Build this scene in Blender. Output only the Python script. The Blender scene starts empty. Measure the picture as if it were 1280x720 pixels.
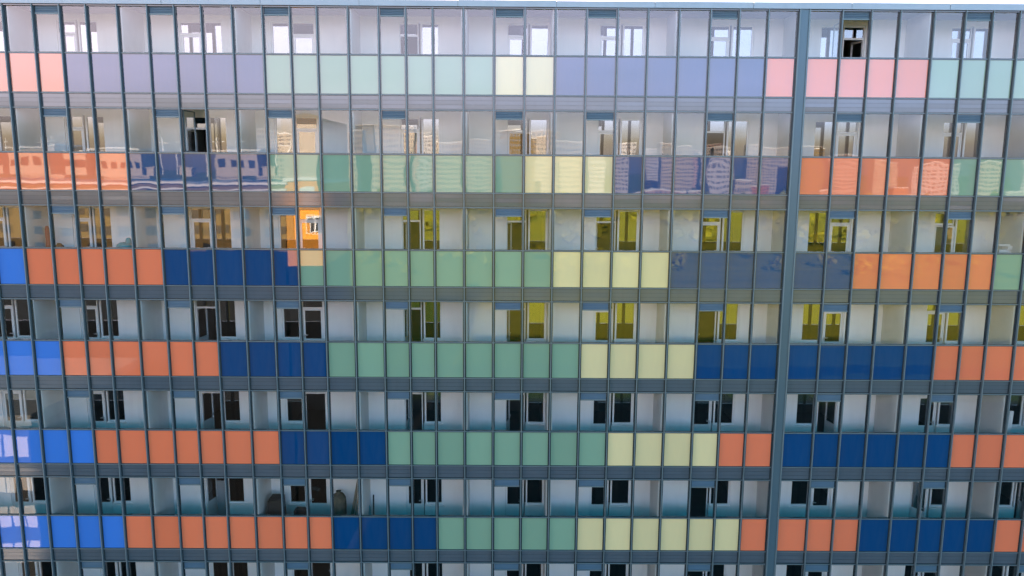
import bpy, math, random
from mathutils import Vector, Matrix
random.seed(7)
R = math.radians
scene = bpy.context.scene
col = scene.collection
CL, CRR = (18.0, 14.8, 17.5), (9.5, 11.2, 17.5)   # added cloud bank colour to the left and to the right
ZC = 45.0                     # camera height above the ground; facade glass is the plane y = 0
SUN_EL, SUN_AZ = 15.6, -4.0   # behind the building, a little to the left

# ------------------------------------------------------------------ materials
def nt(name):
    m = bpy.data.materials.new(name); m.use_nodes = True
    n = m.node_tree; n.nodes.clear()
    out = n.nodes.new('ShaderNodeOutputMaterial')
    return m, n, out

def paint(name, c, rough=.5, ior=1.5, metal=0., var=.06, scale=3., bump=0., bscale=20., stretch=(1, 1, 1), dirt=0.):
    """Principled surface with slight large-scale colour variation and optional fine bump."""
    m, n, out = nt(name)
    p = n.nodes.new('ShaderNodeBsdfPrincipled'); n.links.new(p.outputs[0], out.inputs[0])
    p.inputs['Roughness'].default_value = rough
    p.inputs['IOR'].default_value = ior
    p.inputs['Metallic'].default_value = metal
    tc = n.nodes.new('ShaderNodeTexCoord'); mp = n.nodes.new('ShaderNodeMapping')
    mp.inputs['Scale'].default_value = stretch
    n.links.new(tc.outputs['Object'], mp.inputs[0])
    no = n.nodes.new('ShaderNodeTexNoise'); no.inputs['Scale'].default_value = scale; no.inputs['Detail'].default_value = 5
    n.links.new(mp.outputs[0], no.inputs['Vector'])
    mx = n.nodes.new('ShaderNodeMix'); mx.data_type = 'RGBA'
    mx.inputs[6].default_value = (*[v*(1-var*2) for v in c], 1)
    mx.inputs[7].default_value = (*[min(1, v*(1+var*2)) for v in c], 1)
    n.links.new(no.outputs['Fac'], mx.inputs[0])
    last = mx.outputs[2]
    if dirt:
        n2 = n.nodes.new('ShaderNodeTexNoise'); n2.inputs['Scale'].default_value = 1.3; n2.inputs['Detail'].default_value = 8
        mp2 = n.nodes.new('ShaderNodeMapping'); mp2.inputs['Scale'].default_value = (3, 1, .5)
        n.links.new(tc.outputs['Object'], mp2.inputs[0]); n.links.new(mp2.outputs[0], n2.inputs['Vector'])
        cr = n.nodes.new('ShaderNodeValToRGB'); cr.color_ramp.elements[0].position = .5; cr.color_ramp.elements[1].position = .75
        n.links.new(n2.outputs['Fac'], cr.inputs[0])
        ml = n.nodes.new('ShaderNodeMath'); ml.operation = 'MULTIPLY'; ml.inputs[1].default_value = dirt
        n.links.new(cr.outputs[0], ml.inputs[0])
        m2 = n.nodes.new('ShaderNodeMix'); m2.data_type = 'RGBA'; m2.inputs[7].default_value = (*[v*.55 for v in c], 1)
        n.links.new(ml.outputs[0], m2.inputs[0]); n.links.new(last, m2.inputs[6]); last = m2.outputs[2]
    n.links.new(last, p.inputs['Base Color'])
    if bump:
        nb = n.nodes.new('ShaderNodeTexNoise'); nb.inputs['Scale'].default_value = bscale
        n.links.new(mp.outputs[0], nb.inputs['Vector'])
        b = n.nodes.new('ShaderNodeBump'); b.inputs['Distance'].default_value = bump
        n.links.new(nb.outputs['Fac'], b.inputs['Height']); n.links.new(b.outputs[0], p.inputs['Normal'])
    return m

def back_painted(name, c, ior=1.87):
    """enamelled glass panel: flat colour under a mirror-smooth, slightly wavy glass face"""
    m, n, out = nt(name)
    p = n.nodes.new('ShaderNodeBsdfPrincipled'); n.links.new(p.outputs[0], out.inputs[0])
    p.inputs['Roughness'].default_value = .015; p.inputs['IOR'].default_value = ior
    tc = n.nodes.new('ShaderNodeTexCoord')
    oi = n.nodes.new('ShaderNodeObjectInfo')
    hsv = n.nodes.new('ShaderNodeHueSaturation'); hsv.inputs['Color'].default_value = (*c, 1)
    mr = n.nodes.new('ShaderNodeMapRange'); mr.inputs[3].default_value = .94; mr.inputs[4].default_value = 1.05
    n.links.new(oi.outputs['Random'], mr.inputs[0]); n.links.new(mr.outputs[0], hsv.inputs['Value'])
    ns = n.nodes.new('ShaderNodeTexNoise'); ns.inputs['Scale'].default_value = 9; ns.inputs['Detail'].default_value = 6
    ms = n.nodes.new('ShaderNodeMapping'); ms.inputs['Scale'].default_value = (1, 1, .12)
    n.links.new(tc.outputs['Object'], ms.inputs[0]); n.links.new(ms.outputs[0], ns.inputs['Vector'])
    rs = n.nodes.new('ShaderNodeMapRange'); rs.inputs[1].default_value = .35; rs.inputs[2].default_value = .8; rs.inputs[3].default_value = 0; rs.inputs[4].default_value = .045
    n.links.new(ns.outputs['Fac'], rs.inputs[0])
    du = n.nodes.new('ShaderNodeMix'); du.data_type = 'RGBA'; du.inputs[7].default_value = (.24, .23, .21, 1)
    n.links.new(rs.outputs[0], du.inputs[0]); n.links.new(hsv.outputs[0], du.inputs[6])
    n.links.new(du.outputs[2], p.inputs['Base Color'])
    no = n.nodes.new('ShaderNodeTexNoise'); no.inputs['Scale'].default_value = 1.6; no.inputs['Detail'].default_value = 1.5
    n.links.new(tc.outputs['Object'], no.inputs['Vector'])
    b = n.nodes.new('ShaderNodeBump'); b.inputs['Distance'].default_value = .0006
    n.links.new(no.outputs['Fac'], b.inputs['Height']); n.links.new(b.outputs[0], p.inputs['Normal'])
    return m

def glass(name, refl, tint, wav=.002):
    """thin clear pane: straight transmission plus a mirror share that rises towards grazing"""
    m, n, out = nt(name)
    tr = n.nodes.new('ShaderNodeBsdfTransparent'); tr.inputs[0].default_value = (*tint, 1)
    gl = n.nodes.new('ShaderNodeBsdfGlossy'); gl.inputs['Roughness'].default_value = 0.0
    mix = n.nodes.new('ShaderNodeMixShader')
    lw = n.nodes.new('ShaderNodeLayerWeight'); lw.inputs[0].default_value = .5
    pw = n.nodes.new('ShaderNodeMath'); pw.operation = 'POWER'; pw.inputs[1].default_value = 5
    n.links.new(lw.outputs['Facing'], pw.inputs[0])
    ma = n.nodes.new('ShaderNodeMath'); ma.operation = 'MULTIPLY_ADD'; ma.inputs[1].default_value = 1-refl; ma.inputs[2].default_value = refl
    n.links.new(pw.outputs[0], ma.inputs[0]); n.links.new(ma.outputs[0], mix.inputs[0])
    n.links.new(tr.outputs[0], mix.inputs[1]); n.links.new(gl.outputs[0], mix.inputs[2])
    n.links.new(mix.outputs[0], out.inputs[0])
    tc = n.nodes.new('ShaderNodeTexCoord')
    no = n.nodes.new('ShaderNodeTexNoise'); no.inputs['Scale'].default_value = 1.4; no.inputs['Detail'].default_value = 1
    n.links.new(tc.outputs['Object'], no.inputs['Vector'])
    b = n.nodes.new('ShaderNodeBump'); b.inputs['Distance'].default_value = wav
    n.links.new(no.outputs['Fac'], b.inputs['Height']); n.links.new(b.outputs[0], gl.inputs['Normal'])
    return m

def ribbed(name, c, period, depth, rough=.35, ior=1.6):
    m, n, out = nt(name)
    p = n.nodes.new('ShaderNodeBsdfPrincipled'); n.links.new(p.outputs[0], out.inputs[0])
    p.inputs['Base Color'].default_value = (*c, 1); p.inputs['Roughness'].default_value = rough; p.inputs['IOR'].default_value = ior
    tc = n.nodes.new('ShaderNodeTexCoord'); w = n.nodes.new('ShaderNodeTexWave')
    w.bands_direction = 'Z'; w.inputs['Scale'].default_value = .314/period
    n.links.new(tc.outputs['Object'], w.inputs['Vector'])
    b = n.nodes.new('ShaderNodeBump'); b.inputs['Distance'].default_value = depth
    n.links.new(w.outputs['Fac'], b.inputs['Height']); n.links.new(b.outputs[0], p.inputs['Normal'])
    return m

M = {}
M['orange'] = back_painted('orange_enamel', (.88, .215, .10))
M['blue'] = back_painted('blue_enamel', (.0, .055, .18))
M['light_blue'] = back_painted('light_blue_enamel', (.05, .21, .70))
M['green'] = back_painted('green_enamel', (.23, .385, .265))
M['yellow'] = back_painted('yellow_enamel', (.80, .67, .35))
M['band'] = paint('slab_band_panel', (.085, .11, .135), .10, 1.8, 0, .05, 1.5, stretch=(1, 1, 3), dirt=.2)
M['metal'] = paint('mullion_cap_metal', (.15, .21, .24), .38, 1.5, .25, .04)
M['gasket'] = paint('mullion_dark_gasket', (.022, .036, .044), .18, 1.8, 0, .05)
M['pilaster'] = paint('expansion_joint_metal', (.08, .14, .18), .3, 1.5, .2, .05, stretch=(1, 1, .2))
M['grille'] = paint('grille_metal', (.09, .16, .23), .45, 1.5, .1)
M['coping'] = paint('coping_metal', (.34, .40, .46), .4, 1.5, .3, .05)
M['plaster'] = paint('white_plaster', (.86, .845, .85), .85, 1.45, 0, .03, 1.2, .002, 60, dirt=.12)
M['partition'] = paint('shaded_plaster', (.62, .62, .61), .85, 1.45, 0, .05, 1.5, .002, 60, dirt=.2)  # white plaster darkened, the side-on shade put into the partition colour
M['soffit'] = paint('soffit_plaster', (.72, .71, .69), .9, 1.45, 0, .04)
M['floor'] = paint('loggia_screed', (.0, .36, .46), .8, 1.45, 0, .15, 2)  # strong teal put into the floor so its bounce tints the shaded wall feet
M['pvc'] = paint('white_window_pvc', (.80, .80, .81), .35, 1.5, 0, .02)
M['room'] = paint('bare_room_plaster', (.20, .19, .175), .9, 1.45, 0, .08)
M['concrete'] = paint('concrete', (.33, .33, .32), .9, 1.45, 0, .12, 1)
M['vision'] = glass('loggia_glass', .095, (.93, .965, .97), .0006)
M['inner'] = glass('window_glass', .26, (.42, .44, .43), .001)
M['backing'] = paint('dark_panel_backing', (.05, .07, .075), .7, 1.45, 0, .1)
M['handle'] = paint('handle_metal', (.6, .6, .6), .3, 1.5, .8)

# ------------------------------------------------------------------ mesh helper
class MB:
    def __init__(s): s.v = []; s.f = []; s.m = []; s.sm = []
    def box(s, x0, x1, y0, y1, z0, z1, mi=0):
        b = len(s.v)
        s.v += [(x0,y0,z0),(x1,y0,z0),(x1,y1,z0),(x0,y1,z0),(x0,y0,z1),(x1,y0,z1),(x1,y1,z1),(x0,y1,z1)]
        for q in ((0,3,2,1),(4,5,6,7),(0,1,5,4),(1,2,6,5),(2,3,7,6),(3,0,4,7)):
            s.f.append([b+i for i in q]); s.m.append(mi); s.sm.append(False)
    def pane(s, x0, x1, z0, z1, y, th, amp, tx, tz, mi=0, n=7, back=None):
        """a slab whose front is very slightly pillowed and tilted, as real glass sits in its frame"""
        b = len(s.v)
        for j in range(n+1):
            for i in range(n+1):
                u, w = i/n, j/n
                d = amp*(16*u*(1-u)*w*(1-w)) + tx*(u-.5) + tz*(w-.5)
                s.v.append((x0+(x1-x0)*u, y-d, z0+(z1-z0)*w))
        for j in range(n):
            for i in range(n):
                a = b+j*(n+1)+i
                s.f.append([a, a+1, a+n+2, a+n+1]); s.m.append(mi); s.sm.append(True)
        if th:
            s.box(x0, x1, y+.006, y+th*.5, z0, z1, mi); s.box(x0, x1, y+th*.5+.0005, y+th, z0, z1, mi if back is None else back)
    def bar(s, p0, p1, w, d, mi=0):
        p0, p1 = Vector(p0), Vector(p1); a = (p1-p0).normalized()
        up = Vector((0,0,1)) if abs(a.z) < .9 else Vector((0,1,0))
        u = a.cross(up).normalized()*w/2; v = a.cross(u).normalized()*d/2
        b = len(s.v)
        for p in (p0, p1):
            for q in (-u-v, u-v, u+v, -u+v): s.v.append(tuple(p+q))
        for q in ((3,2,1,0),(4,5,6,7),(0,1,5,4),(1,2,6,5),(2,3,7,6),(3,0,4,7)):
            s.f.append([b+i for i in q]); s.m.append(mi); s.sm.append(False)
    def quadbox(s, pts, mi=0):
        """hexahedron from 8 points: bottom ring then top ring"""
        b = len(s.v); s.v += [tuple(p) for p in pts]
        for q in ((0,3,2,1),(4,5,6,7),(0,1,5,4),(1,2,6,5),(2,3,7,6),(3,0,4,7)):
            s.f.append([b+i for i in q]); s.m.append(mi); s.sm.append(False)
    def lathe(s, cx, cy, prof, n=20, mi=0, wob=0.):
        b = len(s.v)
        for r, z in prof:
            for i in range(n):
                a = 2*math.pi*i/n; rr = r*(1+wob*math.sin(3*a+z*7)+wob*.6*math.sin(5*a-z*11))
                s.v.append((cx+rr*math.cos(a), cy+rr*math.sin(a), z))
        for j in range(len(prof)-1):
            for i in range(n):
                s.f.append([b+j*n+i, b+j*n+(i+1)%n, b+(j+1)*n+(i+1)%n, b+(j+1)*n+i]); s.m.append(mi); s.sm.append(True)
        s.f.append([b+i for i in range(n)][::-1]); s.m.append(mi); s.sm.append(False)
        t = b+(len(prof)-1)*n
        s.f.append([t+i for i in range(n)]); s.m.append(mi); s.sm.append(False)
    def build(s, name, mats, parent=None, loc=None, label=None, kind=None):
        if not isinstance(mats, (list, tuple)): mats = [mats]
        if loc is not None:
            s.v = [(x-loc[0], y-loc[1], z-loc[2]) for x, y, z in s.v]
        me = bpy.data.meshes.new(name); me.from_pydata(s.v, [], s.f)
        for mt in mats: me.materials.append(mt)
        me.polygons.foreach_set('material_index', s.m); me.polygons.foreach_set('use_smooth', s.sm)
        me.update()
        o = bpy.data.objects.new(name, me); col.objects.link(o)
        if loc is not None: o.location = loc
        if parent is not None: o.parent = parent
        if label: o['label'] = label
        if kind: o['kind'] = kind
        return o

def tag(o, label, cat, group=None):
    o['label'] = label; o['category'] = cat
    if group: o['group'] = group
    return o
def empty(name, label, cat, loc=(0, 0, 0), group=None):
    o = bpy.data.objects.new(name, None); col.objects.link(o); o.location = loc
    return tag(o, label, cat, group)

# ------------------------------------------------------------------ facade grid
G = {0:-16.291,1:-15.370,2:-14.474,3:-13.650,4:-12.853,5:-11.916,6:-11.006,7:-10.190,8:-9.377,9:-8.448,10:-7.528,
     11:-6.693,12:-5.876,13:-4.939,14:-4.003,15:-3.183,16:-2.358,17:-1.420,18:-.487,19:.447,20:1.378,21:2.328,22:3.272,
     23:4.195,24:5.146,25:6.096,26:6.975,27:7.855,28:8.941,29:10.104,30:10.988,31:11.872,32:12.912,33:13.857,34:14.695,
     35:15.515,36:16.454,37:17.374,38:18.21,39:19.03,40:19.97,41:20.88,42:21.70,43:22.51,44:23.44,
     -1:-17.11,-2:-17.92,-3:-18.83,-4:-19.75,-5:-20.56,-6:-21.38,-7:-22.29}
GMIN, GMAX = -7, 44
BAYS = [-7,-3,1,5,9,13,17,20,24,28,32,36,40,44]
GRILLE = {-6, -2, 2, 6, 10, 14, 18, 21, 25, 29, 33, 37, 41}
NK = 7
BANDS = [  # first cell of each colour, storey by storey
    [(-9,'orange'),(3,'blue'),(10,'green'),(18,'yellow'),(20,'blue'),(27,'orange'),(32,'green'),(39,'yellow')],
    [(-9,'orange'),(5,'blue'),(10,'green'),(19,'yellow'),(22,'blue'),(28,'orange'),(33,'green'),(40,'yellow')],
    [(-9,'light_blue'),(1,'orange'),(6,'blue'),(11,'green'),(20,'yellow'),(24,'blue'),(30,'orange'),(35,'green')],
    [(-9,'light_blue'),(2,'orange'),(8,'blue'),(12,'green'),(21,'yellow'),(25,'blue'),(33,'orange'),(38,'green')],
    [(-9,'light_blue'),(3,'orange'),(10,'blue'),(14,'green'),(22,'yellow'),(26,'orange'),(28,'blue'),(34,'orange'),(40,'green')],
    [(-9,'light_blue'),(4,'orange'),(12,'blue'),(16,'green'),(21,'yellow'),(27,'orange'),(31,'blue'),(36,'orange'),(42,'green')],
    [(-9,'light_blue'),(5,'orange'),(14,'blue'),(18,'green'),(23,'yellow'),(28,'orange'),(33,'blue'),(38,'orange')]]
def colour_of(k, c):
    r = None
    for s, n in BANDS[k]:
        if c >= s: r = n
    return r
def Z(k, v): return ZC + v - 3.0*k          # v is the height of the same edge on the top storey
T_SILL, B_PAN, V_TOP, FLOOR, CEIL = 3.395, 2.265, 4.75, 2.20, 4.85
PW = .165                                    # half width of the broad joint
def cell(c):
    a = G[c] + (PW if c == 28 else .0); b = G[c+1] - (PW if c+1 == 28 else .0)
    return a, b

bld = empty('apartment_building', 'large glass-fronted apartment block with rows of orange, blue, green and yellow panels filling the picture', 'building', (0, 3, 0))
def P(mb, name, mat, parent=None, label=None, kind=None, loc=None):
    par = parent if parent is not None else bld
    o = mb.build(name, mat, None, loc, label, kind)
    o.parent = par
    # keep world placement
    w = Matrix.Translation(Vector(par['_w'])) if '_w' in par else Matrix.Identity(4)
    o.matrix_parent_inverse = w.inverted()
    o['_w'] = tuple((loc if loc is not None else (0, 0, 0)))
    return o
bld['_w'] = (0, 3, 0)

ztop, zbot = ZC+4.84, Z(NK-1, B_PAN)-.45
# mullions
for g in range(GMIN, GMAX+1):
    x = G[g]; mb = MB()
    if g == 28:
        mb.box(x-PW, x+PW, -.085, .07, zbot, ztop, 0)
        for s in (-1, 1):
            mb.box(x+s*(PW-.02)-.02, x+s*(PW-.02)+.02, -.115, -.0855, zbot, ztop, 2)
            mb.box(x+s*(PW+.022)-.02, x+s*(PW+.022)+.02, -.016, .06, zbot, ztop, 1)
        P(mb, 'wide_mullion', [M['pilaster'], M['gasket'], M['metal']], loc=(x, 0, zbot))
        continue
    j = random.uniform(-.004, .004)
    mb.box(x-.050, x+.050, -.014, .065, zbot, ztop, 1)
    mb.box(x-.014+j, x+.014+j, -.095, -.0145, zbot, ztop, 0)
    P(mb, 'mullion', [M['metal'], M['gasket']], loc=(x, 0, zbot))

XL, XR = G[GMIN], G[GMAX]
for k in range(NK):
    T, B = Z(k, T_SILL), Z(k, B_PAN)
    # rails: sill rail above the panels, rail under them, head rail of the storey below
    for zz, h in ((T, .062), (B-.058, .055), (Z(k, 1.752), .065)):
        mb = MB(); mb.box(XL, XR, -.010, .055, zz, zz+h, 1); mb.box(XL, XR, -.034, -.0105, zz+h*.32, zz+h*.32+.024, 0)
        P(mb, 'rail', [M['metal'], M['gasket']], loc=(0, 0, zz))
    # painted panels, one object each
    for c in range(GMIN, GMAX):
        a, b = cell(c); cn = colour_of(k, c)
        mb = MB(); mb.pane(a+.05, b-.05, B, T, .004, .03, random.gauss(0, .0005), random.gauss(0, .0011), random.gauss(0, .0009), back=1)
        P(mb, cn+'_panel', [M[cn], M['backing']], loc=((a+b)/2, 0, B))
    # slab edge band
    mb = MB()
    for c in range(GMIN, GMAX):
        a, b = cell(c)
        z0, z1 = Z(k, 1.82), B-.06; hh = (z1-z0)/3
        for q in range(3):
            mb.pane(a+.04, b-.04, z0+q*hh+.004, z0+(q+1)*hh-.004, .006, .02, 0, random.gauss(0, .0006), random.gauss(0, .0006), 0, 2)
        mb.box(a+.04, b-.04, .0275, .05, z0, z1, 1)
    P(mb, 'slab_band', [M['band'], M['gasket']], loc=(random.random()*3, 0, Z(k, 1.82)))
    # floor slab
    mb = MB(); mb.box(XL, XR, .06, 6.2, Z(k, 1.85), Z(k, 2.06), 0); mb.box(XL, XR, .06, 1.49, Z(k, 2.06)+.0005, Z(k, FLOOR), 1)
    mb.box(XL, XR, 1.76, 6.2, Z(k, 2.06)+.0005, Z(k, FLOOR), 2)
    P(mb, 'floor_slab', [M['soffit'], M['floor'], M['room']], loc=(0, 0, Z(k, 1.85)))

# partitions
for k in range(NK):
    for g in BAYS:
        mb = MB(); mb.box(G[g]-.08, G[g]+.08, .075, 6.0, Z(k, FLOOR), Z(k, CEIL)); P(mb, 'partition_wall', M['partition'], loc=(G[g], 0, Z(k, FLOOR)))

# loggia backs: wall with openings, window and balcony door
OPEN = {  # bay index: (door x0, x1, window x0, x1) clear glass extents
    0: (-20.82, -20.25, -20.10, -19.62), 1: (-17.547, -16.963, -16.852, -16.379), 2: (-14.60, -14.099, -13.946, -13.39),
    3: (-10.649, -10.036, -9.897, -9.368), 4: (-7.03, -6.40, -7.70, -7.18), 5: (-3.55, -3.013, -2.874, -2.344),
    6: (-.041, .531, .699, 1.229), 7: (2.961, 3.54, 3.715, 4.302), 8: (6.50, 7.07, 7.26, 7.86),
    9: (10.875, 11.463, 10.12, 10.72), 10: (14.39, 14.964, 15.119, 15.60), 11: (18.16, 18.721, 17.48, 17.99),
    12: (21.1, 21.68, 21.85, 22.4)}
DOOR_OPEN = {(0,9):78,(0,5):80,(1,3):82,(2,5):84,(2,6):75,(2,7):80,(3,3):80,(3,5):86,(3,6):80,(3,8):70,(4,3):76,(4,4):82,(4,5):84,(4,6):78,
             (4,9):80,(5,3):78,(5,8):84,(5,11):80,(6,4):75,(6,8):80,(1,8):80,(5,10):-62,(2,10):-40,(0,12):70,(3,12):75}
WIN_OPEN = {(2,2):0}
YW = 1.5
OPEN_SASH = {(0, 29), (1, 7)}
def leaf(parent, hx, hz0, w, h, ang, side, door):
    """a sash hinged at hx; side +1 means the leaf runs towards +x from its hinge. Built closed, then turned."""
    fr = MB(); t = .055
    def R_(a, b, c, d):
        x0, x1 = sorted((side*a, side*b)); fr.box(x0, x1, 0, .055, c, d)
    R_(0, t, 0, h); R_(w-t, w, 0, h); R_(t, w-t, h-t, h); R_(t, w-t, 0, t)
    if door: R_(t, w-t, .86, .93); 
    o = fr.build('leaf', M['pvc']); o.parent = parent
    o.matrix_parent_inverse = Matrix.Translation(-Vector(parent['_w']))
    o.location = (hx, YW+.06, hz0); o.rotation_euler = (0, 0, -side*R(-ang))
    gl = MB(); z0 = .93 if door else t
    x0, x1 = sorted((side*t, side*(w-t)))
    gl.pane(x0, x1, z0, h-t, .024, 0, random.gauss(0, .0006), random.gauss(0, .0012), random.gauss(0, .0012), 0, 5)
    g = gl.build('glass', M['inner']); g.parent = parent; g.matrix_parent_inverse = o.matrix_parent_inverse.copy()
    g.location = o.location; g.rotation_euler = o.rotation_euler
    if door:
        lp = MB(); lp.box(x0, x1, .012, .043, t, .86)
        q = lp.build('lower_panel', M['pvc']); q.parent = parent; q.matrix_parent_inverse = o.matrix_parent_inverse.copy()
        q.location = o.location; q.rotation_euler = o.rotation_euler
        hd = MB(); xx = side*(w-.028); hd.box(xx-.011, xx+.011, -.02, -.0005, .98, 1.1); hd.box(min(xx, xx-side*.11), max(xx, xx-side*.11), -.05, -.0205, 1.05, 1.072)
        q = hd.build('handle', M['handle']); q.parent = parent; q.matrix_parent_inverse = o.matrix_parent_inverse.copy()
        q.location = o.location; q.rotation_euler = o.rotation_euler
fr = .055
for k in range(NK):
    zf, zc = Z(k, FLOOR), Z(k, CEIL); zs, zh = Z(k, 3.175), Z(k, 4.66)
    for i in range(len(BAYS)-1):
        xa, xb = G[BAYS[i]]+.08, G[BAYS[i+1]]-.08
        d0, d1, w0, w1 = OPEN[i]
        d0, d1, w0, w1 = d0-fr, d1+fr, w0-fr, w1+fr
        jx = random.uniform(-.015, .015)
        mb = MB()
        if d0 < w0: L0, L1, R0, R1, ld = d0, d1, w0, w1, True
        else: L0, L1, R0, R1, ld = w0, w1, d0, d1, False
        mid = (L1+R0)/2
        L1 = R0 = mid                            # door and window share a post, as one block
        mb.box(xa, L0, YW, YW+.25, zf, zc); mb.box(R1, xb, YW, YW+.25, zf, zc)
        mb.box(L0, R1, YW, YW+.25, zh, zc)
        ws, we = (mid, R1) if ld else (L0, mid)
        mb.box(ws, we, YW, YW+.25, zf, zs)
        P(mb, 'back_wall', M['plaster'], loc=(xa, YW, zf))
        # window: frame, fixed or tilting sash, glass, sill
        post = .065
        wa, wb = (ws+post/2, we) if ld else (ws, we-post/2)
        f = MB(); t = fr
        f.box(wa, wa+t, YW+.045, YW+.115, zs, zh); f.box(wb-t, wb, YW+.045, YW+.115, zs, zh)
        f.box(wa+t, wb-t, YW+.045, YW+.115, zh-t, zh); f.box(wa+t, wb-t, YW+.045, YW+.115, zs, zs+t)
        wobj = P(f, 'window', M['pvc'], loc=((wa+wb)/2, YW, zs))
        gl = MB(); gl.pane(wa+t, wb-t, zs+t, zh-t, YW+.08, 0, random.gauss(0, .0006), random.gauss(0, .0012), random.gauss(0, .0012), 0, 5)
        P(gl, 'glass', M['inner'], wobj, loc=((wa+wb)/2, YW+.08, zs))
        sl = MB(); sl.box(wa-.02, wb+.02, YW-.06, YW-.002, zs-.035, zs-.008)
        P(sl, 'sill', M['pvc'], wobj, loc=((wa+wb)/2, YW, zs))
        # balcony door with transom light
        ds, de = (L0, mid-post/2) if ld else (mid+post/2, R1)
        zt = zf+2.02
        f = MB()
        f.box(ds, ds+t*.6, YW+.045, YW+.115, zf, zh); f.box(de-t*.6, de, YW+.045, YW+.115, zf, zh)
        f.box(ds+t*.6, de-t*.6, YW+.045, YW+.115, zh-t, zh); f.box(ds+t*.6, de-t*.6, YW+.045, YW+.115, zt, zt+.06)
        f.box(ds+t*.6, de-t*.6, YW+.045, YW+.115, zf, zf+.04)
        dobj = P(f, 'balcony_door', M['pvc'], loc=((ds+de)/2, YW, zf))
        gl = MB(); gl.pane(ds+t*.6, de-t*.6, zt+.06, zh-t, YW+.08, 0, 0, random.gauss(0, .001), random.gauss(0, .001), 0, 3)
        P(gl, 'glass', M['inner'], dobj, loc=((ds+de)/2, YW+.08, zt))
        ang = DOOR_OPEN.get((k, i), 0)
        wdt = de-ds-t*1.2-.01
        side = 1 if ld else -1
        hx = (ds+t*.6+.005) if ld else (de-t*.6-.005)
        if (k, i) in ((5, 10), (2, 10)): side, hx = 1, ds+t*.6+.005
        leaf(dobj, hx, zf+.045, wdt, zt-zf-.05, ang, side, True)
    # bare rooms behind
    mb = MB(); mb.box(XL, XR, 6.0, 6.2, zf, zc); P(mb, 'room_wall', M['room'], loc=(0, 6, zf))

# loggia glazing and grilles: one glazed screen per loggia
for k in range(NK):
    for i in range(len(BAYS)-1):
        mb = MB(); zb, zt = Z(k, T_SILL)+.06, Z(k, V_TOP)+(.05 if k == 0 else 0)
        for c in range(BAYS[i], BAYS[i+1]):
            a, b = cell(c); top = zt
            if c in GRILLE:
                top = zt-.235
                g = MB(); g.box(a+.055, b-.055, .012, .05, top+.03, zt-.001, 0)
                n = 4
                for s in range(n):
                    z0 = top+.045+s*.048
                    g.quadbox([(a+.06,-.006,z0),(b-.06,-.006,z0),(b-.06,.0115,z0+.012),(a+.06,.0115,z0+.012),
                               (a+.06,-.006,z0+.004),(b-.06,-.006,z0+.004),(b-.06,.0115,z0+.018),(a+.06,.0115,z0+.018)], 0)
                g.box(a+.05, b-.05, -.012, .05, top-.01, top+.0295, 1)
                P(g, 'vent_grille', [M['grille'], M['metal']], loc=((a+b)/2, 0, top))
                top -= .011
            if (k, c) in OPEN_SASH:
                if mb.v: P(mb, 'loggia_glazing', M['vision'], loc=(G[BAYS[i]], 0, zb)); mb = MB()
                sh = MB(); w_s = b-a-.10; t = .03
                for q in ((0, t, zb+.01, top-.01), (w_s-t, w_s, zb+.01, top-.01), (t, w_s-t, zb+.01, zb+.01+t), (t, w_s-t, top-.01-t, top-.01)):
                    sh.box(q[0], q[1], 0, .03, q[2]-zb, q[3]-zb, 0)
                sh.pane(t, w_s-t, .01+t, top-zb-.01-t, .015, 0, 0, 0, 0, 1, 1)
                so_ = sh.build('open_sash', [M['metal'], M['vision']]); so_.parent = bld
                so_.matrix_parent_inverse = Matrix.Translation(-Vector(bld['_w']))
                so_.location = (a+.06, .075, zb); so_.rotation_euler = (0, 0, R(84))
                continue
            mb.pane(a+.045, b-.045, zb, top, .012, 0, random.gauss(0, .0006), random.gauss(0, .0012), random.gauss(0, .0010))
        if mb.v: P(mb, 'loggia_glazing', M['vision'], loc=(G[BAYS[i]], 0, zb))

# roof, coping, ends, lower storeys, wings
mb = MB(); mb.box(XL-.1, XR+.1, .06, 14, ZC+4.85, ZC+4.98); P(mb, 'roof', M['concrete'])
mb = MB(); [mb.box(XL-.15+i*2.98, XL-.15+(i+1)*2.98-.012, -.13+random.uniform(-.004, .004), .45, ZC+4.845, ZC+5.03+random.uniform(-.006, .006), 0) for i in range(15)]; mb.box(XL-.1, XR+.1, -.10, .44, ZC+4.86, ZC+5.01, 1); mb.box(XL-.12, XR+.12, -.06, -.005, ZC+4.80, ZC+4.8445, 1)
P(mb, 'coping', [M['coping'], M['gasket']])
mb = MB(); mb.box(XL-.3, XL-.1, .0, 14, 0, ZC+4.84); mb.box(XR+.1, XR+.3, .0, 14, 0, ZC+4.84); mb.box(XL-.1, XR+.1, 13.8, 14, 0, ZC+4.84)
P(mb, 'outer_wall', M['concrete'])
mb = MB(); zl = zbot-.01
mb.box(XL, XR, .08, 6.2, 0, zl, 0)
k = 0
while zl-3*k-3 > 0:
    z1 = zl-3*k
    mb.box(XL, XR, .02, .079, z1-1.4, z1-.02, 1); mb.box(XL, XR, -.01, .079, z1-2.5, z1-1.45, 2+(k % 4)); mb.box(XL, XR, 0, .079, z1-2.98, z1-2.55, 6); k += 1
P(mb, 'lower_storeys', [M['concrete'], M['band'], M['orange'], M['blue'], M['green'], M['yellow'], M['band']])
mb = MB(); mb.box(XR+.35, 130, .3, 14, 0, ZC+4.9)
P(mb, 'wing', M['band'])

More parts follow.
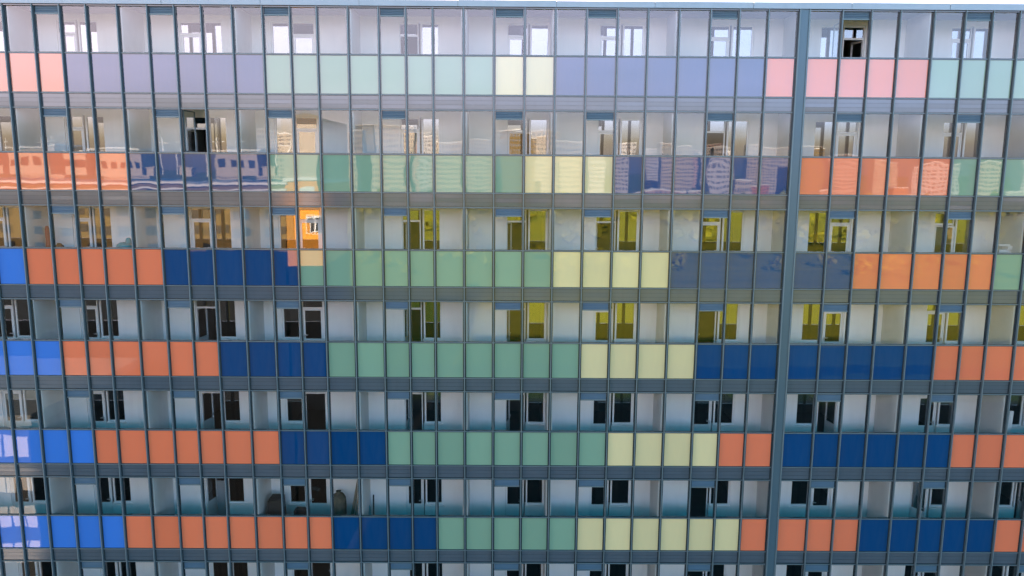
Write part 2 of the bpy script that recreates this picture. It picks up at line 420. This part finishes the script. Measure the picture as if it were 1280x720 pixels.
# ------------------------------------------------------------------ things left in the loggias
def zfl(k): return Z(k, FLOOR)
m_dark = paint('dark_plastic_crate', (.018, .016, .014), .7, 1.5, 0, .2, 6)
m_sack = paint('stained_sack', (.12, .10, .07), .9, 1.4, 0, .35, 7, .01, 30)
m_wood = paint('raw_plank', (.27, .22, .16), .8, 1.4, 0, .25, 5, .003, 40, stretch=(1, 1, .2))
m_teal = paint('teal_sheet', (.02, .30, .36), .6, 1.4, 0, .25, 8, .01, 14)
m_red = paint('dull_red_cloth', (.28, .06, .06), .8, 1.4, 0, .2)
m_white = paint('white_sheet', (.75, .72, .72), .8, 1.4, 0, .08, 5, .01, 9)
m_blk = paint('black_steel', (.03, .04, .045), .45, 1.5, .5)
# dark crate with sloping side (sixth storey)
z = zfl(5)
mb = MB(); mb.quadbox([(-8.36,.5,z),(-7.72,.5,z),(-7.72,1.1,z),(-8.36,1.1,z),(-8.20,.55,z+1.50),(-7.76,.55,z+1.53),(-7.76,1.05,z+1.53),(-8.20,1.05,z+1.50)])
mb.box(-8.18, -7.78, .56, 1.03, z+1.535, z+1.56)
tag(mb.build('crate', m_dark, loc=(-8.04, .8, z)), 'dark tall crate with a sloping side, behind glass to the left of the brown sack', 'crate')
# sack standing upright with tied neck
mb = MB(); mb.lathe(-5.86, .95, [(.20,z),(.25,z+.12),(.26,z+.6),(.25,z+1.2),(.24,z+1.48),(.17,z+1.6),(.06,z+1.66),(.09,z+1.72)], 24, 0, .05)
tag(mb.build('sack', m_sack, loc=(-5.86, .95, z)), 'tall brown stained sack standing behind the glass, between a black window and the leaning planks', 'sack')
for n, (xa, xb, w, lb) in enumerate(((-5.58, -5.17, .10, 'wider raw plank leaning against the loggia wall, right of the brown sack'), (-5.42, -5.10, .05, 'thin raw lath leaning in front of the wider plank, right of the brown sack'))):
    mb = MB(); mb.bar((xa, 1.0-n*.12, z+.02), (xb, 1.38-n*.1, z+2.35), w, .03)
    tag(mb.build('plank', m_wood, loc=(xa, 1.0-n*.12, z)), lb, 'plank', 'planks leaning in the loggia')
mb = MB(); mb.bar((-4.73, 1.25, z), (-4.72, 1.30, z+1.42), .045, .045)
tag(mb.build('pipe', m_blk, loc=(-4.73, 1.25, z)), 'short dark upright pipe standing behind the glass, right of the leaning planks', 'pipe')
mb = MB(); mb.lathe(-4.98, 1.15, [(.24,z),(.22,z+.5),(.15,z+1.0),(.06,z+1.3),(.02,z+1.36)], 16, 0, .12)
tag(mb.build('folded_tarp', m_teal, loc=(-4.98, 1.15, z)), 'small dark teal heap of tarp beside the short upright pipe', 'tarp')
mb = MB(); mb.box(-7.35, -6.9, .6, .9, z, z+1.12); mb.box(-7.30, -7.0, .62, .88, z+1.1205, z+1.16)
tag(mb.build('toolbox', m_blk, loc=(-7.1, .75, z)), 'low black toolbox just showing over the parapet under a black window', 'toolbox')
# third storey: teal bag, dull red roll, small heap
z = zfl(2)
mb = MB(); mb.lathe(-12.62, .8, [(.20,z),(.25,z+.5),(.27,z+1.15),(.22,z+1.27),(.10,z+1.34)], 20, 0, .10)
mb.lathe(-12.46, .8, [(.08,z+1.25),(.09,z+1.36),(.07,z+1.46),(.02,z+1.5)], 12, 0, .15)
tag(mb.build('bag', m_teal, loc=(-12.62, .8, z)), 'bright teal bag showing over the parapet above an orange panel', 'bag')
mb = MB(); mb.lathe(-15.10, .8, [(.07,z),(.075,z+1.0),(.07,z+1.75),(.04,z+1.86)], 14, 0, .05)
tag(mb.build('carpet_roll', m_red, loc=(-15.10, .8, z)), 'dull red roll standing upright in the loggia above the leftmost orange panel of its row', 'roll')
mb = MB(); mb.lathe(-14.74, .8, [(.16,z),(.17,z+.9),(.12,z+1.22),(.05,z+1.30)], 14, 0, .12)
tag(mb.build('rubbish_bag', m_dark, loc=(-14.74, .8, z)), 'small dark rubbish bag just showing over the parapet below a vent grille', 'bag')
mb = MB(); mb.box(16.0, 16.9, .55, .75, z, z+1.30); mb.box(16.25, 16.88, .5, .8, z+1.3005, z+1.42); mb.box(16.02, 16.5, .6, .72, z+1.4205, z+1.47)
tag(mb.build('wrapped_boards', m_white, loc=(16.45, .65, z)), 'white wrapped stack of boards behind the glass above the green panel at the right edge', 'boards')
z = zfl(4)
mb = MB(); mb.bar((17.10, .8, z), (17.26, .95, z+1.72), .13, .03)
tag(mb.build('offcut_board', m_white, loc=(17.1, .8, z)), 'narrow white offcut board leaning behind the glass at the right edge', 'board')
z = zfl(5)
mb = MB(); mb.box(-10.5, -10.12, 2.0, 2.04, z+.003, z+1.62)
tag(mb.build('plasterboard', paint('grey_plasterboard', (.3, .33, .36), .9), loc=(-10.3, 2.02, z)), 'grey board standing just inside an open black doorway above an orange panel', 'board')

# ------------------------------------------------------------------ the city opposite, seen mirrored in the glass
def city(name, label, cat, x0, x1, y0, y1, z1, wall, win, nx, nz, z0=0., fw=.55, fh=.5, group=None, zwin0=None, rh=.9, roof=None):
    """plain block whose windows on the face towards the glass front are real recessed-looking boxes"""
    e = empty(name, label, cat, ((x0+x1)/2, (y0+y1)/2, z0), group); e['_w'] = ((x0+x1)/2, (y0+y1)/2, z0)
    mb = MB(); mb.box(x0, x1, y0, y1, z0, z1); P(mb, 'wall', wall, e)
    mb = MB(); mb.box(x0-.4, x1+.4, y0-.4, y1+.4, z1+.01, z1+rh); P(mb, 'roof', roof or M_cityroof, e)
    mb = MB(); zb = z0 if zwin0 is None else zwin0
    sx, sz = (x1-x0)/nx, (z1-zb)/nz
    for i in range(nx):
        for j in range(nz):
            cx, cz = x0+(i+.5)*sx, zb+(j+.5)*sz
            mb.box(cx-sx*fw/2, cx+sx*fw/2, y1+.02, y1+.12, cz-sz*fh/2, cz+sz*fh/2)
    P(mb, 'window', win, e, kind='stuff')
    return e
def cpaint(n, c): return paint(n, c, .8, 1.4, 0, .08, .05)
M_cityroof = cpaint('white_roof_edge', (.82, .80, .80))
ochre = cpaint('ochre_render', (.22, .15, .06)); orange_r = cpaint('orange_render', (.85, .36, .05)); pink = cpaint('pink_render', (.46, .33, .31))
cream = cpaint('cream_render', (.50, .43, .36)); white_r = cpaint('white_render', (.52, .50, .52)); greyr = cpaint('grey_render', (.06, .06, .06)); brick = cpaint('brick_render', (.48, .20, .10))
dwin = paint('dark_city_window', (.03, .04, .05), .2)
mwin = paint('hazy_city_window', (.11, .11, .13), .4)
lwin = paint('pale_city_window', (.72, .68, .66), .3)
# near block on the left with white roof edge and an orange end bay
a = city('near_apartment_block', 'ochre block with a white roof edge opposite the facade, seen only mirrored in it', 'building', -75, -23.4, -72, -56, ZC-1.9, ochre, dwin, 17, 4, 0, .4, .5, zwin0=ZC-9.5, rh=.22)
mb = MB(); mb.box(-75.3, -23.1, -55.995, -55.85, ZC-2.45, ZC-2.3); P(mb, 'eaves_strip', M_cityroof, a)
mb = MB(); mb.box(-75, -23.4, -55.8, -55.4, 0, ZC-8.6); P(mb, 'plinth', paint('dark_plinth', (.008, .009, .011), 1.0), a)  # near-black sheet added over the lower storeys to keep their reflection dark
b = empty('orange_end_block', 'tall orange block with a two-pane window beside the ochre block, seen only mirrored', 'building', (-21.5, -62, 0)); b['_w'] = (-21.5, -62, 0)
mb = MB(); mb.box(-23.3, -19.6, -70, -56, ZC-1.2, ZC+5.2, 1); mb.box(-23.3, -19.6, -70, -56, ZC-10.2, ZC-1.2, 0); mb.box(-23.3, -19.6, -70, -56, 0, ZC-10.2, 2)
P(mb, 'wall', [orange_r, cream, bpy.data.materials['dark_plinth']], b)  # lowest part painted near-black for the same dark reflection
mb = MB(); mb.box(-23.4, -19.5, -70.1, -55.7, ZC-1.6, ZC-1.2); P(mb, 'roof_edge', M_cityroof, b)
mb = MB(); mb.box(-21.7, -20.0, -55.98, -55.9, ZC-6.9, ZC-5.0); w_ = P(mb, 'window', M['pvc'], b)
mb = MB(); mb.box(-21.55, -20.95, -55.895, -55.85, ZC-6.75, ZC-5.15); mb.box(-20.78, -20.15, -55.895, -55.85, ZC-6.75, ZC-5.15); P(mb, 'pane', dwin, w_)
mb = MB(); mb.box(-21.7, -20.0, -55.98, -55.9, ZC-3.9, ZC-2.3); w_ = P(mb, 'window', M['pvc'], b)
# roof houses on the ochre block
for (x0, x1, h) in ((-60, -55, 2.2), (-52.5, -48.5, 2.9), (-47, -44.5, 2.2), (-43.5, -39.2, 2.6), (-31, -26.5, 2.6)):
    r = MB(); r.box(x0, x1, -64, -58, ZC-.99, ZC-1+h); q = P(r, 'roof_house', cream, a)
    r = MB(); r.box(x0-.3, x1+.3, -64.3, -57.7, ZC-1+h+.005, ZC-.8+h); P(r, 'roof_edge', M_cityroof, q)
    r = MB(); n = 4
    for s in range(n):
        xx = x0+(x1-x0)*(s+.5)/n; r.box(xx-.28, xx+.28, -57.98, -57.9, ZC-.1, ZC+.6)
    P(r, 'window', dwin, q)
for x in (-57, -50.2, -37.5, -35.8, -33.0, -29.1, -25.2):
    r = MB(); r.box(x-.05, x+.05, -60, -59.9, ZC-1, ZC+3.2); r.box(x-.6, x+.6, -60, -59.9, ZC+2.6, ZC+2.68); P(r, 'aerial', M_cityroof, a)
for x in (-54.2, -38.3, -34.4, -25.6):
    r = MB(); r.box(x-.55, x+.55, -59.5, -58.6, ZC-1, ZC-.1); r.box(x-.7, x+.7, -59.6, -58.5, ZC-.095, ZC+.03); P(r, 'roof_vent', cream, a)
# white gridded building low on the left
city('white_gridded_building', 'white building with fine window grid, mirrored low on the left of the glass', 'building', -62, -35.8, -48, -31, ZC-19.3, greyr, lwin, 26, 9, 0, .86, .55, roof=M['concrete'])
# far towers
def tower(px, pw, dist, h, wall, win, nx, nz, lab):
    nz = max(5, int(nz*.8)); h *= .9
    x = (px-636)/962*(dist+24.4); w = pw/962*(dist+24.4)
    city('distant_tower', lab, 'building', x-w/2, x+w/2, -dist-18, -dist, h, wall, win, nx, nz, 0, .6, .45, 'distant towers mirrored in the glass')
spec = [(815,26,1100,83,white_r,12,22),(842,40,900,84,cream,14,22),(888,34,950,76,white_r,12,20),(900,24,780,70,white_r,8,18),(925,22,700,40,cream,7,8),
        (958,60,1000,86,cream,16,24),(1010,26,900,80,ochre,8,20),(1050,40,1150,72,pink,12,16),(1100,30,1300,66,cream,9,14),(1165,60,1250,60,white_r,14,12),(1230,30,900,58,cream,9,14),
        (430,44,620,82,cream,12,22),(455,26,700,92,ochre,7,24),(492,44,560,84,cream,12,22),(535,26,760,88,white_r,8,24),(560,34,640,76,cream,10,20),(600,30,820,84,cream,9,24),
        (648,44,600,80,ochre,12,22),(685,30,760,90,cream,9,24),(712,34,690,78,cream,10,20),(745,20,900,72,white_r,6,16),(775,18,980,86,white_r,5,20),
        (345,40,800,92,cream,12,24),(290,34,1100,58,cream,12,16),(160,60,1250,64,cream,14,16),(60,50,1180,62,cream,14,16),
        (1290,40,1000,78,white_r,10,18),(665,60,1400,88,pink,14,18),(860,80,1700,104,pink,18,18),(520,70,1500,100,pink,16,18)]
names = ['white','cream','ochre','pale','pink','narrow','broad','slender']
for n, (px, pw, d, h, wl, nx, nz) in enumerate(spec):
    tower(px, pw, d, h, wl, mwin, nx, nz, 'distant %s tower of about %d storeys on the mirrored skyline, %d m off' % (wl.name.split('_')[0], int(nz*.8), d))
# low houses in the middle distance
rr = random.Random(3)
for n in range(36):
    px = rr.uniform(-40, 1320); d = rr.uniform(620, 1000); x = (px-636)/962*(d+24)
    w = rr.uniform(18, 50); h = rr.uniform(9, 26)
    wl = rr.choice([cream, white_r, ochre, brick, pink])
    city('distant_house', 'low %s housing row in the mirrored city, %d m off and %d m wide' % (wl.name.split('_')[0], d, w), 'building', x-w/2, x+w/2, -d-14, -d, h, wl, mwin, max(3, int(w/4)), max(2, int(h/3)), 0, .5, .45, 'low houses mirrored in the glass')

# ground
def ground_mat():
    m, n, out = nt('ground_fields')
    p = n.nodes.new('ShaderNodeBsdfPrincipled'); n.links.new(p.outputs[0], out.inputs[0]); p.inputs['Roughness'].default_value = .95
    tc = n.nodes.new('ShaderNodeTexCoord')
    no = n.nodes.new('ShaderNodeTexNoise'); no.inputs['Scale'].default_value = .012; no.inputs['Detail'].default_value = 9; no.inputs['Roughness'].default_value = .65
    n.links.new(tc.outputs['Object'], no.inputs['Vector'])
    cr = n.nodes.new('ShaderNodeValToRGB'); e = cr.color_ramp.elements
    e[0].position = .3; e[0].color = (.08, .075, .02, 1); e[1].position = .72; e[1].color = (.30, .26, .20, 1)
    q = e.new(.45); q.color = (.22, .21, .035, 1); q = e.new(.6); q.color = (.16, .17, .04, 1)
    n.links.new(no.outputs['Fac'], cr.inputs[0]); n.links.new(cr.outputs[0], p.inputs['Base Color'])
    return m
mb = MB(); mb.box(-6000, 6000, -7000, 5000, -1, 0)
g = mb.build('ground', ground_mat()); g['kind'] = 'structure'
mb = MB(); mb.box(-400, 400, -150, -141, .002, .006); mb.box(-400, 400, -122, -2, .002, .006)
g = mb.build('road', paint('asphalt', (.05, .05, .052), .9, 1.4, 0, .1)); g['kind'] = 'structure'

# grassy ground, slopes added to face the sun and mirror brighter, with scattered trees
PROF = [(-172, .02), (-207, 8.5), (-330, 8.6), (-452, 25), (-520, .02)]
def hz(y):
    for (a0, h0), (a1, h1) in zip(PROF, PROF[1:]):
        if a1 <= y <= a0: return h0+(h1-h0)*(a0-y)/(a0-a1)
    return 0
mb = MB(); NX = 60
ys = [-172-i*4 for i in range(88)]
rg = random.Random(5)
for j, y in enumerate(ys):
    for i in range(NX+1):
        x = -620+i*1240/NX
        mb.v.append((x, y, max(.02, hz(y)+(rg.uniform(-.5, .5) if 0 < j < 85 and hz(y) > 1 else 0))))
for j in range(len(ys)-1):
    for i in range(NX):
        q = j*(NX+1)+i; mb.f.append([q, q+NX+1, q+NX+2, q+1]); mb.m.append(0); mb.sm.append(True)
tz = mb.build('hillside', paint('dry_yellow_grass', (.40, .37, .03), .95, 1.3, 0, .12, .02)); tz['kind'] = 'structure'
def crown_mat():
    m, n, out = nt('autumn_foliage')
    p = n.nodes.new('ShaderNodeBsdfPrincipled'); n.links.new(p.outputs[0], out.inputs[0]); p.inputs['Roughness'].default_value = .9
    tc = n.nodes.new('ShaderNodeTexCoord'); no = n.nodes.new('ShaderNodeTexNoise'); no.inputs['Scale'].default_value = .05; no.inputs['Detail'].default_value = 8
    n.links.new(tc.outputs['Object'], no.inputs['Vector'])
    cr = n.nodes.new('ShaderNodeValToRGB'); e = cr.color_ramp.elements
    e[0].position = .35; e[0].color = (.24, .25, .015, 1); e[1].position = .65; e[1].color = (.36, .32, .015, 1)
    n.links.new(no.outputs['Fac'], cr.inputs[0]); n.links.new(cr.outputs[0], p.inputs['Base Color'])
    return m
rr = random.Random(11)
mb = MB()
for n in range(330):
    near = n < 90
    y = -rr.uniform(226, 300) if near else -rr.uniform(340, 500); x = rr.uniform(-1, 1)*(60+abs(y)*.85)
    s = rr.uniform(2.6, 4.2) if near else rr.uniform(4, 7); h = rr.uniform(6, 8.5) if near else rr.uniform(7, 10)
    if -153 < y < -138: continue
    s *= .9
    for q in range(46 if near else 22):
        u, v, t = rr.gauss(0, 1), rr.gauss(0, 1), rr.gauss(0, .9)
        L = math.sqrt(u*u+v*v+t*t) or 1; rad = rr.uniform(.55, 1.05)
        c = Vector((x+u/L*s*rad, y+v/L*s*rad, hz(y)+h*.55+t/L*h*.45*rad))
        nrm = Vector((u+rr.gauss(0, .5), v+rr.gauss(0, .5), t+rr.gauss(0, .5))).normalized()
        e1 = nrm.orthogonal().normalized()*(rr.uniform(.35, .8) if near else rr.uniform(.9, 1.7)); e2 = nrm.cross(e1)
        bb = len(mb.v); mb.v += [tuple(c-e1-e2*.6), tuple(c+e1*.5-e2), tuple(c+e1+e2*.7), tuple(c-e1*.6+e2)]
        mb.f.append([bb, bb+1, bb+2, bb+3]); mb.m.append(0); mb.sm.append(False)
w_ = mb.build('wood', crown_mat()); w_['kind'] = 'stuff'; w_['label'] = 'scattered yellow-green trees on the slopes opposite the facade, seen only mirrored'

# ------------------------------------------------------------------ light
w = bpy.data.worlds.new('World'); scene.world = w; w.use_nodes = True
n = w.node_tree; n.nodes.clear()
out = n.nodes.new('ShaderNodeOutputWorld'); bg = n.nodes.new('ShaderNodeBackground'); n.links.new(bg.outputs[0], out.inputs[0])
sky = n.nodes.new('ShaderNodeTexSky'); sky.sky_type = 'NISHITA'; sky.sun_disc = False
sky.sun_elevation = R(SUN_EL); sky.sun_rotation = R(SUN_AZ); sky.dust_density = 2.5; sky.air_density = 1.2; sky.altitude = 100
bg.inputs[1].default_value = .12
# bank of bright cloud added above the horizon to whiten the top reflections, blue sky higher up
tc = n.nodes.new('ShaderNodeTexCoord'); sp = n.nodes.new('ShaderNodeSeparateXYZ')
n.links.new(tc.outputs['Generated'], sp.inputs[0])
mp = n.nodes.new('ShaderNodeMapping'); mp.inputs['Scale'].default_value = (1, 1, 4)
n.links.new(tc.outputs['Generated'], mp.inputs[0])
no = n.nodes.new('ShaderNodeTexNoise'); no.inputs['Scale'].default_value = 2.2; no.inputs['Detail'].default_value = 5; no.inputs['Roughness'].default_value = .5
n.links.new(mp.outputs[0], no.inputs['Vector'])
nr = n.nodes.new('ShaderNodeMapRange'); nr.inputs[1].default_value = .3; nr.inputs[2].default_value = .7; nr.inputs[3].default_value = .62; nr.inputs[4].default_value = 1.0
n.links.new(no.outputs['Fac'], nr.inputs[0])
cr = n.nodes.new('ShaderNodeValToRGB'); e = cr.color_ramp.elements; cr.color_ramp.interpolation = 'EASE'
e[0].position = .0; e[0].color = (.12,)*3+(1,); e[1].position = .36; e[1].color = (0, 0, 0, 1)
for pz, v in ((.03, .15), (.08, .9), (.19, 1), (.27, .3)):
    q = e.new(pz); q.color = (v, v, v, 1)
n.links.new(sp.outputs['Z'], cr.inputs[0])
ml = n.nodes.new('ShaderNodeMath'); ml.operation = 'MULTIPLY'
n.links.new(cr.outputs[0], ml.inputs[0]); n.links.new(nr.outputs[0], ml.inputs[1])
# the added bank is pinker and brighter on the left in place of lens flare, bluer towards the right (seen in the glass)
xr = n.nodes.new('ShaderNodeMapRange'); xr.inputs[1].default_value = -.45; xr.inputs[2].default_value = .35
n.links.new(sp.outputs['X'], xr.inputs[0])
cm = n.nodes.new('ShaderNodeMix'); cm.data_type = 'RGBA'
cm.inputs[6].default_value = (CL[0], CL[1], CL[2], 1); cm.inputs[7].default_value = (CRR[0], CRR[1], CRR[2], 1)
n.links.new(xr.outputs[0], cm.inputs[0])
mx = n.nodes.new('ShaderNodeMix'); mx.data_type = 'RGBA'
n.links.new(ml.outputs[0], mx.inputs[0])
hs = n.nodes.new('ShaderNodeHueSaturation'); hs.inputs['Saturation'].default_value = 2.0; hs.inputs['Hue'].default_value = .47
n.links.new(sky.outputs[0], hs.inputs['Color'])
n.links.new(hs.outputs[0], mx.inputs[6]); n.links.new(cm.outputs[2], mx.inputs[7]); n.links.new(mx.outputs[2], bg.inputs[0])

sl = bpy.data.lights.new('sun', 'SUN'); sl.energy = 5; sl.angle = R(.5); sl.color = (1, .86, .70)
so = bpy.data.objects.new('sun', sl); col.objects.link(so)
el, az = R(SUN_EL), R(SUN_AZ)
d = Vector((math.sin(az)*math.cos(el), math.cos(az)*math.cos(el), math.sin(el)))
so.rotation_euler = (-d).to_track_quat('-Z', 'Y').to_euler()
so.location = (0, 60, 90)

# ------------------------------------------------------------------ camera
cd = bpy.data.cameras.new('camera'); co = bpy.data.objects.new('camera', cd); col.objects.link(co)
cd.sensor_width = 36; cd.lens = 962/1280*36; cd.clip_end = 20000; cd.clip_start = .1
p_, yw, rl = 0.15349348, 0.00434562, 0.0065999
fwd = Vector((math.sin(yw)*math.cos(p_), math.cos(yw)*math.cos(p_), -math.sin(p_)))
rt = Vector((math.cos(yw), -math.sin(yw), 0)); up = rt.cross(fwd)
r2 = rt*math.cos(rl)+up*math.sin(rl); u2 = -rt*math.sin(rl)+up*math.cos(rl)
co.matrix_world = Matrix(((r2.x, u2.x, -fwd.x, 0), (r2.y, u2.y, -fwd.y, -24.4), (r2.z, u2.z, -fwd.z, ZC), (0, 0, 0, 1)))
scene.camera = co

for o in list(bpy.data.objects):
    if '_w' in o: del o['_w']

vs = scene.view_settings; vs.view_transform = 'Standard'; vs.look = 'None'; vs.gamma = 1; vs.exposure = 1.53
scene.cycles.max_bounces = 10; scene.cycles.diffuse_bounces = 5; scene.cycles.glossy_bounces = 5; scene.cycles.transparent_max_bounces = 16
scene.cycles.use_denoising = True
scene.cycles.sample_clamp_indirect = 6
